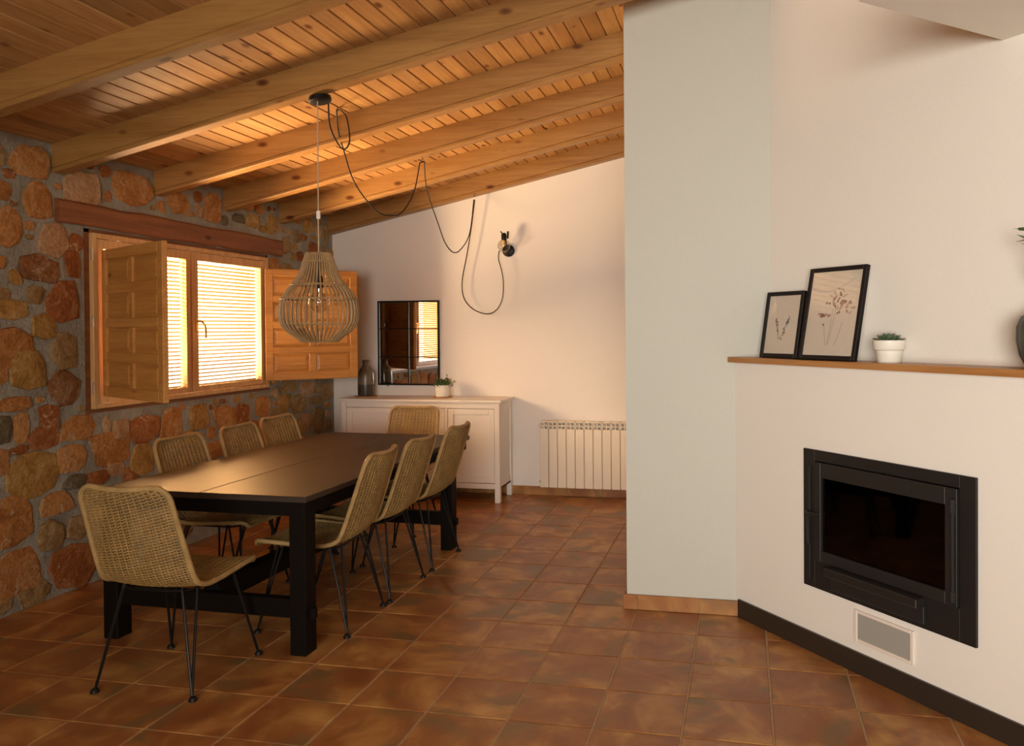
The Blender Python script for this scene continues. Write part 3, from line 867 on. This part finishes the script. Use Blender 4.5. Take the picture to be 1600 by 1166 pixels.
# ------------------------------------------------------------------ swagged cord
segs = [[[-2.17, 3.95, 2.718], [-2.216, 4.049, 2.625], [-2.221, 4.148, 2.549], [-2.233, 4.247, 2.543], [-2.253, 4.345, 2.621], [-2.326, 4.444, 2.785], [-2.43, 4.543, 2.862]], [[-2.441, 4.543, 2.858], [-2.485, 4.643, 2.754], [-2.5, 4.742, 2.652], [-2.502, 4.842, 2.515], [-2.483, 4.942, 2.412], [-2.415, 5.041, 2.302], [-2.355, 5.141, 2.288], [-2.324, 5.241, 2.327], [-2.28, 5.34, 2.479], [-2.277, 5.44, 2.702]], [[-2.25, 5.46, 2.719], [-2.32, 5.676, 2.55], [-2.316, 5.891, 2.319], [-2.345, 6.107, 2.2], [-2.356, 6.323, 2.143], [-2.364, 6.539, 2.195], [-2.363, 6.754, 2.354], [-2.387, 6.94, 2.676]], [[-2.381, 6.945, 2.676], [-2.419, 6.955, 2.424], [-2.464, 6.96, 2.184], [-2.514, 6.965, 1.943], [-2.497, 6.963, 1.788], [-2.411, 6.962, 1.688], [-2.283, 6.96, 1.642], [-2.192, 6.958, 1.674], [-2.133, 6.957, 1.771], [-2.12, 6.955, 1.915], [-2.135, 6.953, 2.033], [-2.162, 6.952, 2.131], [-2.155, 6.95, 2.209]]]
def spline(P, n=6):
    out = []
    for i in range(len(P)-1):
        p0, p1, p2, p3 = P[max(i-1, 0)], P[i], P[i+1], P[min(i+2, len(P)-1)]
        for k in range(n):
            u = k/n
            out.append([.5*((2*p1[c])+(-p0[c]+p2[c])*u+(2*p0[c]-5*p1[c]+4*p2[c]-p3[c])*u*u+(-p0[c]+3*p1[c]-3*p2[c]+p3[c])*u**3) for c in range(3)])
    out.append(P[-1]); return out
full = []
for s_ in segs: full += spline(s_)
b = MB(); b.tube(full, .0046, 6)
CD = b.build('lamp_cord', 'cord', None, True)
tag(CD, 'black cord swagged in loops under the beams from pendant canopy to wall lamp', 'cord')
for (hx, hy, hz, top) in ((-2.436, 4.543, 2.862, cz(-2.436)), (-2.262, 5.45, 2.712, cz(-2.262)-.158), (-2.384, 6.945, 2.68, cz(-2.384)-.155)):
    b = MB(); hz = top-.012
    b.tube([(hx, hy, top+.004), (hx, hy, hz+.004), (hx+.008, hy, hz-.006), (hx, hy, hz-.014), (hx-.008, hy, hz-.006)], .0022, 6)
    b.build('cord_hook', 'metal_black', CD)

# ------------------------------------------------------------------ wall lamp
WL = thing('wall_lamp', 'small black wall lamp with a clear globe bulb on the white back wall', 'wall lamp', (-2.091, YB, 2.216))
b = MB(); b.lathe([(.054, 0), (.056, .004), (.056, .020), (.050, .025)], 28, T(0, 0, 0, 0, PI/2)); b.build('wall_plate', 'metal_black', WL, True)
b = MB(); b.tube([(0, -.02, 0), (0, -.07, .015), (.004, -.10, .06), (.002, -.10, .12)], .007, 8); b.build('arm', 'metal_black', WL, True)
b = MB(); b.lathe([(.020, 0), (.024, .01), (.024, .05), (.012, .065)], 16, T(-.012, -.11, .085)); b.tube([(-.012, -.11, .12), (-.04, -.12, .165)], .006, 6); b.tube([(.02, -.10, .10), (.022, -.10, .165)], .009, 8)
b.build('socket', 'metal_black', WL, True)
b = MB(); b.lathe([(.014, .046), (.016, .036)]+[(.058*sin(rad(a)), -.012+.058*cos(rad(a))) for a in range(24, 180, 12)]+[(.002, -.070)], 24, T(-.014, -.11, .045), capb=False, capt=False); b.build('globe_bulb', 'bulb', WL, True)
b = MB(); b.lathe([(.014, .09), (.015, .07), (.010, .055), (.004, .03)], 14, T(-.014, -.11, 0)); b.build('bulb_cap', 'brass', WL, True)

# ------------------------------------------------------------------ sideboard
SB = thing('sideboard', 'white painted sideboard with two panel doors and three middle drawers', 'sideboard', (-2.8, 6.83, 0))
ox, oy = 2.8, -6.83
def sbx(b, x0, x1, y0, y1, z0, z1, bev=.0015): b.box(x0+ox, x1+ox, y0+oy, y1+oy, z0, z1, bev)
b = MB(); sbx(b, -3.568, -2.045, 6.612, 7.03, .868, .890, .003); sbx(b, -3.555, -2.06, 6.622, 7.03, .858, .868); b.build('top', 'white', SB)
b = MB(); sbx(b, -3.54, -2.072, 6.66, 7.02, .12, .135); sbx(b, -3.535, -3.515, 6.66, 7.02, .12, .858); sbx(b, -2.095, -2.08, 6.66, 7.02, .12, .858)
sbx(b, -3.50, -2.11, 6.634, 6.66, .815, .858); sbx(b, -3.50, -2.11, 6.634, 6.66, .12, .165)
sbx(b, -3.027, -3.018, 6.64, 6.68, .165, .815); sbx(b, -2.565, -2.540, 6.634, 6.68, .165, .815); sbx(b, -3.52, -2.09, 6.99, 7.0, .13, .86)
b.build('carcass', 'white', SB)
# side panel inset rails on the visible side
b = MB(); sbx(b, -2.080, -2.072, 6.68, 7.0, .80, .858); b.build('side_rail', 'white', SB)
b = MB(); sbx(b, -2.080, -2.072, 6.68, 7.0, .12, .19); b.build('side_rail', 'white', SB)
for (xx, yy) in ((-3.545, 6.63), (-2.112, 6.63), (-3.545, 6.98), (-2.112, 6.98)):
    b = MB(); sbx(b, xx, xx+.045, yy, yy+.045, 0, .858, .002); b.build('leg', 'white', SB)
def panel_front(x0, x1, z0, z1, name, fr=.05):
    b = MB(); y = 6.636
    sbx(b, x0, x0+fr, y, y+.02, z0, z1); sbx(b, x1-fr, x1, y, y+.02, z0, z1)
    sbx(b, x0+fr, x1-fr, y, y+.02, z0, z0+fr); sbx(b, x0+fr, x1-fr, y, y+.02, z1-fr, z1)
    sbx(b, x0+fr-.002, x1-fr+.002, y+.009, y+.016, z0+fr-.002, z1-fr+.002)
    return b.build(name, 'white', SB)
panel_front(-3.496, -3.030, .170, .811, 'door'); panel_front(-2.537, -2.116, .170, .811, 'door')
for (za, zc_) in ((.610, .811), (.392, .604), (.170, .386)):
    o = panel_front(-3.015, -2.568, za, zc_, 'drawer', .022)
b = MB(); b.lathe([(.003, 0), (.004, .006), (.007, .010), (.004, .014)], 12, T(-3.024+ox, 6.636+oy, .800, 0, PI/2)); b.build('catch', 'metal_black', SB)

# things on the sideboard
def coaster(x, y, z, r_, lab):
    b = MB(); b.lathe([(r_*.98, 0), (r_, .002), (r_, .007), (r_*.97, .009)], 28)
    o = b.build('coaster', 'cork', None, True, (x, y, z)); tag(o, lab, 'coaster', 'cork coasters on the sideboard')
coaster(-3.405, 6.83, .8901, .100, 'round cork coaster under the grey-brown bottle vase')
coaster(-2.660, 6.83, .8901, .092, 'round cork coaster under the small green potted plant')
b = MB(); b.lathe([(.060, 0), (.070, .004), (.073, .02), (.074, .15), (.071, .20), (.062, .235), (.040, .262), (.029, .275), (.027, .29), (.028, .312), (.032, .318), (.033, .326), (.029, .328), (.022, .326), (.021, .28)], 32, capt=False)
o = b.build('bottle_vase', 'bottle', None, True, (-3.405, 6.83, .8995)); tag(o, 'tall grey-brown ceramic bottle vase with dark band at its base', 'vase')
PT = thing('potted_plant', 'small bushy green plant in white pot beside the mirror', 'plant', (-2.660, 6.83, .8995))
b = MB(); b.lathe([(.056, 0), (.060, .003), (.066, .09), (.067, .105), (.063, .105), (.061, .085)], 28); b.build('pot', 'ceramic', PT, True)
rp = random.Random(3)
def leaf_verts(L_, W_):
    return [(0, 0, 0), (L_*.35, W_, .1*L_), (L_, 0, -.05*L_), (L_*.35, -W_, .1*L_), (L_*.45, 0, .02*L_)], [(0, 1, 4), (1, 2, 4), (2, 3, 4), (3, 0, 4)]
b = MB(); st = MB()
for i in range(46):
    a = rp.uniform(0, 2*PI); el = rp.uniform(.1, 1.35); rr_ = rp.uniform(.06, .125)
    tip = Vector((cos(a)*cos(el)*rr_*1.05, sin(a)*cos(el)*rr_, .085+sin(el)*rr_*.95))
    st.tube([(cos(a)*.02, sin(a)*.02, .085), tuple(tip*.5+Vector((0, 0, .06))), tuple(tip)], .0013, 4)
    for k in range(7):
        f = .45+.55*k/6; p = Vector((cos(a)*.02, sin(a)*.02, .085)).lerp(tip, f)+Vector((0, 0, .012*(1-f)))
        vs, fs = leaf_verts(rp.uniform(.016, .028), rp.uniform(.005, .008))
        b.add(vs, fs, T(p.x, p.y, p.z, rp.uniform(0, 6.28), rp.uniform(-.8, .8), rp.uniform(-.9, .6)))
o = b.build('foliage', 'leaf', PT); o['kind'] = 'stuff'
o = st.build('stems', 'leaf', PT); o['kind'] = 'stuff'

# ------------------------------------------------------------------ wall mirror
MR = thing('wall_mirror', 'black framed window-pane mirror of six panes on the back wall', 'mirror', (-3.068, YB, .985))
mw, mh = .306, .790
b = MB(); t = .016
b.box(-mw, -mw+t, -.026, -.004, 0, mh, .002); b.box(mw-t, mw, -.026, -.004, 0, mh, .002); b.box(-mw+t, mw-t, -.026, -.004, 0, t, .002); b.box(-mw+t, mw-t, -.026, -.004, mh-t, mh, .002)
b.build('frame', 'metal_black', MR)
b = MB(); b.box(-.005, .005, -.022, -.0131, t, mh-t); b.build('glazing_bar', 'metal_black', MR)
for q in (1, 2):
    b = MB(); b.box(-mw+t, mw-t, -.0225, -.0131, mh*q/3-.004, mh*q/3+.004); b.build('glazing_bar', 'metal_black', MR)
pw = mw-t-.005
for r_ in range(3):
    for c_ in range(2):
        x0 = -mw+t+.0005 if c_ == 0 else .0055
        b = MB(); b.box(x0, x0+pw-.001, -.013, -.010, (t if r_ == 0 else mh*r_/3+.0045), (mh*(r_+1)/3-.0045 if r_ < 2 else mh-t)); b.build('pane', 'mirror', MR)
b = MB(); b.box(-mw+.002, mw-.002, -.0095, .0, .002, mh-.002); b.build('backing', 'metal_black', MR)
b = MB(); b.tube([(-.21, -.018, .0), (-.21, -.018, -.012)], .005, 8); b.build('peg', 'metal_black', MR)

# ------------------------------------------------------------------ radiator
RD = thing('radiator', 'cream sectional radiator on the back wall beside the grey-white column', 'radiator', (-1.785, 6.93, .09))
RH = .592
smesh = None
for i in range(14):
    if smesh is None:
        b = MB(); W_ = .0775
        b.box(.0015, W_, 0, .012, 0, RH-.068, .003)             # front plate
        b.box(.0015, W_, 0, .09, RH-.012, RH, .003)              # top plate
        for xx in (.0015, W_/2-.0035, W_-.006): b.box(xx, xx+.007, .001, .010, RH-.069, RH-.011)
        for zz in (RH-.043,): b.box(.0015, W_, .001, .010, zz, zz+.006)
        b.box(W_/2-.006, W_/2+.006, .012, .085, .02, RH-.012)
        b.box(.006, W_-.006, .078, .088, 0, RH-.02)
        b.tube([(0, .045, RH-.045), (.079, .045, RH-.045)], .015, 8); b.tube([(0, .045, .045), (.079, .045, .045)], .015, 8)
        o = b.build('section', 'radiator', RD); smesh = o.data
    else:
        o = bpy.data.objects.new('section', smesh); C.objects.link(o); o.parent = RD
    o.location = (i*.0805, 0, 0)
b = MB(); b.tube([(-.002, .045, RH-.045), (-.022, .045, RH-.045)], .013, 10); b.tube([(-.014, .03, RH-.045), (-.014, .018, RH-.045)], .006, 8); b.build('valve', 'radiator', RD, True)
b = MB(); b.tube([(-.0005, .045, .045), (-.012, .045, .045)], .011, 10); b.build('plug', 'dark', RD, True)
b = MB(); b.box(-.0, .02, .09, .109, RH-.10, RH-.06); b.box(.9, .92, .09, .109, RH-.10, RH-.06); b.build('bracket', 'radiator', RD)

# ------------------------------------------------------------------ stove insert
ST_ = thing('fireplace_insert', 'black cast iron fireplace insert set in the angled white wall', 'fireplace', P0, -AF)
b = MB()
x0, x1, z0, z1 = FS0-.001, FS1+.001, FZ0-.001, FZ1+.001
dx0, dx1, dz0, dz1 = .545, 1.287, .435, .893       # door
fr = [(x0, dx0, z0, z1), (dx1, x1, z0, z1), (dx0, dx1, z0, dz0), (dx0, dx1, dz1, z1)]
for a in fr: b.box(a[0], a[1], -.014, -.001, a[2], a[3], .001)
b.build('surround', 'iron', ST_)
b = MB(); gx0, gx1, gz0, gz1 = .592, 1.232, .488, .822
for a in ((dx0+.004, gx0, dz0+.004, dz1-.004), (gx1, dx1-.004, dz0+.004, dz1-.004), (gx0, gx1, dz0+.004, gz0), (gx0, gx1, gz1, dz1-.004)): b.box(a[0], a[1], -.026, -.002, a[2], a[3], .0015)
door = b.build('door', 'iron2', ST_)
b = MB(); b.box(gx0-.003, gx1+.003, -.012, -.008, gz0-.003, gz1+.003); b.build('glass', 'stove_glass', door)
b = MB()
b.tube([(.578, -.022, .652), (.576, -.040, .652), (.550, -.044, .656), (.530, -.044, .650), (.534, -.044, .60), (.537, -.044, .515)], .008, 8)
b.tube([(.512, -.010, .655), (.512, -.036, .655), (.532, -.040, .655)], .007, 8); b.build('handle', 'iron', door, True)
b = MB(); b.tube([(1.272, -.034, .475), (1.272, -.034, .85)], .0055, 8); b.tube([(1.272, -.034, .80), (1.272, -.034, .85)], .010, 8); b.tube([(1.272, -.034, .46), (1.272, -.034, .50)], .010, 8); b.build('hinge_rod', 'iron2', ST_, True)
b = MB(); b.tube([(.518, -.016, .345), (.518, -.016, .86)], .004, 6); b.build('trim_rod', 'iron2', ST_)
b = MB(); b.box(.655, 1.140, -.075, -.014, .400, .436, .003); b.box(.655, 1.140, -.03, -.014, .33, .40, .002); b.build('ash_drawer', 'iron2', ST_)
b = MB()   # fire box inside
b.box(x0+.04, x1-.04, .50, .52, .36, .90); b.box(x0+.02, x0+.04, .0, .52, .34, .92); b.box(x1-.04, x1-.02, .0, .52, .34, .92)
b.box(x0+.02, x1-.02, .0, .52, .33, .36); b.box(x0+.02, x1-.02, .0, .52, .90, .92)
b.build('firebox', 'dark', ST_)
VT = thing('air_vent', 'small rectangular grey vent with white frame below the fireplace insert', 'vent', P0, -AF)
b = MB(); vx0, vx1, vz0, vz1 = .770, 1.076, .137, .277
for a in ((vx0, vx0+.017, vz0, vz1), (vx1-.017, vx1, vz0, vz1), (vx0+.017, vx1-.017, vz0, vz0+.015), (vx0+.017, vx1-.017, vz1-.015, vz1)): b.box(a[0], a[1], -.010, -.0005, a[2], a[3], .002)
b.build('frame', 'vent', VT)
def mesh_grille():
    m, nt, b_ = newmat('fine_grey_grille')
    v = coords(nt, (1, 1, 1)); wv = N(nt, 'ShaderNodeTexWave'); wv.bands_direction = 'Z'; wv.inputs['Scale'].default_value = 45
    nt.links.new(v, wv.inputs['Vector'])
    r = ramp(nt, [(.2, (.26, .25, .22)), (.8, (.42, .41, .37))], wv.outputs[1]); nt.links.new(r.outputs[0], b_.inputs['Base Color']); b_.inputs['Roughness'].default_value = .6
    return m
b = MB(); b.box(vx0+.016, vx1-.016, -.005, -.001, vz0+.014, vz1-.014); b.build('grille', mesh_grille(), VT)

# ------------------------------------------------------------------ mantel shelf and what stands on it
MZ = 1.353
b = MB()
poly = [(-.032, -.042), (S1, -.042), (S1, .139), (.083, .139), (-.066, -.030+.012)]
poly = [(-.034, -.042), (S1, -.042), (S1, .139), (.082, .139), (-.036, -.0)]
b.prism(poly, 1.3255, MZ)
o = b.build('mantel_shelf', 'mantel'); o.location = P0; o.rotation_euler = (0, 0, -AF)
tag(o, 'thin brown wooden mantel shelf above the fireplace insert', 'shelf')
def on_mantel(name, label, cat, s_, o_, rz=0):
    l = loc2w(s_, o_, MZ); return thing(name, label, cat, l, -AF+rz)
def frame(label, s_, o_, W_, H_, tilt, fw_=.020, rz=0):
    t = on_mantel('picture_frame', label, 'picture frame', s_, o_, rz)
    t.rotation_euler = (-tilt, 0, -AF+rz); t.location.z += .0005+.022*sin(tilt)
    b = MB(); D = .022
    b.box(-W_/2, -W_/2+fw_, 0, D, 0, H_, .0015); b.box(W_/2-fw_, W_/2, 0, D, 0, H_, .0015)
    b.box(-W_/2+fw_, W_/2-fw_, 0, D, 0, fw_, .0015); b.box(-W_/2+fw_, W_/2-fw_, 0, D, H_-fw_, H_, .0015)
    b.build('frame', 'metal_black', t)
    b = MB(); b.box(-W_/2+fw_-.001, W_/2-fw_+.001, .008, .012, fw_-.001, H_-fw_+.001); pic = b.build('print', 'paper', t)
    b = MB(); b.box(-W_/2+fw_, W_/2-fw_, .0035, .005, fw_, H_-fw_); b.build('glass', 'glass', t)
    return t, pic
YP = .0078
def flat_poly(b, pts):      # thin ink shape on the paper plane (x,z)
    k = len(pts); b.add([(x, YP, z) for x, z in pts], [tuple(range(k))])
def stroke(b, pts, w0, w1=None):
    w1 = w0 if w1 is None else w1; k = len(pts); L_ = []; R_ = []
    for i, (x, z) in enumerate(pts):
        x2, z2 = pts[min(i+1, k-1)]; x1, z1 = pts[max(i-1, 0)]
        dx, dz = x2-x1, z2-z1; l = math.hypot(dx, dz) or 1; w_ = (w0+(w1-w0)*i/(k-1))/2
        L_.append((x-dz/l*w_, z+dx/l*w_)); R_.append((x+dz/l*w_, z-dx/l*w_))
    for i in range(k-1): flat_poly(b, [L_[i], L_[i+1], R_[i+1], R_[i]])
# large frame: dried flowers
t1, pic1 = frame('large black framed print of dried pink flowers leaning on the wall', .607, -.012, .338, .432, rad(11.5))
def P(px, pz): return (-.152+.304*px, .016+.40*(1-pz))
st = MB(); ro = MB(); br = MB(); rq = random.Random(9)
for pts in ([(.36, .62), (.40, .75), (.44, .87)], [(.50, .45), (.49, .65), (.47, .87)], [(.56, .42), (.53, .65), (.49, .87)], [(.72, .60), (.67, .75), (.61, .87)]):
    stroke(st, [P(*p) for p in pts], .0028)
def blob(b, c, r0_, r1_, ang, n_=7):
    x, z = P(*c); pts = []
    for i in range(n_):
        a = 2*PI*i/n_; k = rq.uniform(.7, 1.15)
        ex, ez = cos(a)*r0_*k, sin(a)*r1_*k
        pts.append((x+ex*cos(ang)-ez*sin(ang), z+ex*sin(ang)+ez*cos(ang)))
    flat_poly(b, pts)
for _ in range(16):
    a = rq.uniform(0, 6.28); blob(ro, (.60+.10*cos(a), .36+.08*sin(a)), rq.uniform(.010, .022), rq.uniform(.004, .009), a)
for _ in range(9):
    a = rq.uniform(0, 6.28); blob(ro, (.82+.06*cos(a), .44+.06*sin(a)), rq.uniform(.008, .016), rq.uniform(.004, .008), a)
for _ in range(9): blob(br, (.20+.24*rq.random(), .52+rq.uniform(-.02, .02)), rq.uniform(.008, .014), .006, rq.uniform(-.4, .5))
for c in ((.36, .38), (.42, .385), (.58, .36), (.64, .39), (.60, .33), (.60, .50), (.66, .36), (.35, .63), (.63, .49)): blob(br, c, .008, .006, rq.uniform(0, 3))
for k_ in ((.44, .30), (.50, .26), (.58, .22), (.66, .24), (.70, .30)): blob(ro, k_, .018, .004, rq.uniform(-1, 1))
st.build('stems_ink', 'ink_grey', pic1); ro.build('petals_ink', 'ink_rose', pic1); br.build('buds_ink', 'ink_brown', pic1)
# small frame: little sprig
t2, pic2 = frame('small black framed print of a tiny leaf sprig, left of the larger frame', .268, .018, .258, .330, rad(10))
def P2(px, pz): return (-.113+.226*px, .016+.298*(1-pz))
d1 = MB(); d2 = MB()
for _ in range(46):
    f = rq.random(); side = rq.choice((-1, 1))
    cx_ = .48+side*(.20-.17*f)+rq.uniform(-.03, .03); cz_ = .38+.36*f+rq.uniform(-.03, .03)
    x, z = P2(cx_, cz_); a = rq.uniform(0, 3); r_ = rq.uniform(.006, .011)
    flat_poly(rq.choice((d1, d2)), [(x+r_*cos(a), z+r_*sin(a)), (x-r_*.4*sin(a), z+r_*.4*cos(a)), (x-r_*cos(a), z-r_*sin(a)), (x+r_*.4*sin(a), z-r_*.4*cos(a))])
for sd in (-1, 1): stroke(d2, [P2(.48+sd*.20, .36), P2(.48+sd*.13, .55), P2(.48, .76)], .0014)
d1.build('leaves_ink', 'ink_dark', pic2); d2.build('twigs_ink', 'ink_grey', pic2)
# succulent
SU = on_mantel('succulent_pot', 'small green succulent in a stepped white pot on the mantel', 'plant', .912, .048)
b = MB(); b.lathe([(.044, 0), (.048, .004), (.054, .052), (.060, .054), (.064, .060), (.066, .094), (.062, .096), (.058, .086), (.0, .084)], 32, capt=False); b.build('pot', 'ceramic', SU, True)
lm = None; rp = random.Random(8)
for ring, (nn, r_, tilt, L_) in enumerate(((13, .030, .25, .040), (11, .020, .60, .036), (8, .011, .95, .030), (4, .004, 1.3, .022))):
    for q in range(nn):
        if lm is None:
            b = MB(); w_ = .0085
            vs = [(0, -.004, 0), (0, .004, 0), (.55, -w_/.04*1.0*.04, .0), (.55, w_, 0), (1, 0, .10), (.5, 0, .12), (.5, 0, -.12)]
            vs = [(0, -.005, 0), (0, .005, 0), (.022, .009, .001), (.040, 0, .004), (.022, -.009, .001), (.020, 0, .006), (.020, 0, -.004)]
            fs = [(1, 2, 5), (2, 3, 5), (3, 4, 5), (4, 0, 5), (0, 1, 5), (2, 1, 6), (3, 2, 6), (4, 3, 6), (0, 4, 6), (1, 0, 6)]
            b.add(vs, fs); o = b.build('leaf', 'succ', SU, True); lm = o.data
        else:
            o = bpy.data.objects.new('leaf', lm); C.objects.link(o); o.parent = SU
        a = 2*PI*(q+.5*ring)/nn+rp.uniform(-.1, .1)
        o.location = (cos(a)*r_, sin(a)*r_, .090+.004*ring); o.rotation_euler = (0, -tilt, a)
        o.scale = (L_/.04*1.05, 1, 1)
# vase at the frame's right edge with a leafy sprig
VS = on_mantel('green_vase', 'dark green ribbed vase with leafy sprigs at the right end of mantel', 'vase', 1.602, .045)
b = MB(); n_ = 48; prf = [(.060, 0), (.080, .008), (.098, .05), (.107, .10), (.106, .15), (.092, .185), (.060, .205), (.036, .215), (.034, .235), (.040, .245), (.032, .245), (.028, .22)]
vs = []; fs = []
for r_, z in prf:
    for j in range(n_):
        k = r_*(1+(.03 if j % 4 < 2 else -.02)*(1 if .03 < z < .19 else .2)); vs.append((k*cos(2*PI*j/n_), k*sin(2*PI*j/n_), z))
for i in range(len(prf)-1):
    for j in range(n_): fs.append((i*n_+j, i*n_+(j+1) % n_, (i+1)*n_+(j+1) % n_, (i+1)*n_+j))
fs.append(tuple(range(n_-1, -1, -1))); b.add(vs, fs); b.build('body', 'vase', VS, True)
st = MB(); lf = MB(); rp = random.Random(21)
for k in range(7):
    a = k*.9+.3; ln = rp.uniform(.16, .26); tip = Vector((cos(a)*.09, sin(a)*.06-.01, .24+ln))
    st.tube([(0, 0, .22), tuple(Vector((0, 0, .24)).lerp(tip, .5)+Vector((0, 0, .02))), tuple(tip)], .0018, 5)
    for q in range(6):
        p = Vector((0, 0, .24)).lerp(tip, .3+.7*q/5); vs, fs = leaf_verts(rp.uniform(.035, .05), .013)
        lf.add(vs, fs, T(p.x, p.y, p.z, a+rp.choice((-1, 1))*rp.uniform(.4, 1.4), rp.uniform(-.5, .5), rp.uniform(-.9, .1)))
o = st.build('twigs', 'leaf', VS); o['kind'] = 'stuff'
o = lf.build('leaves', 'leaf', VS); o['kind'] = 'stuff'
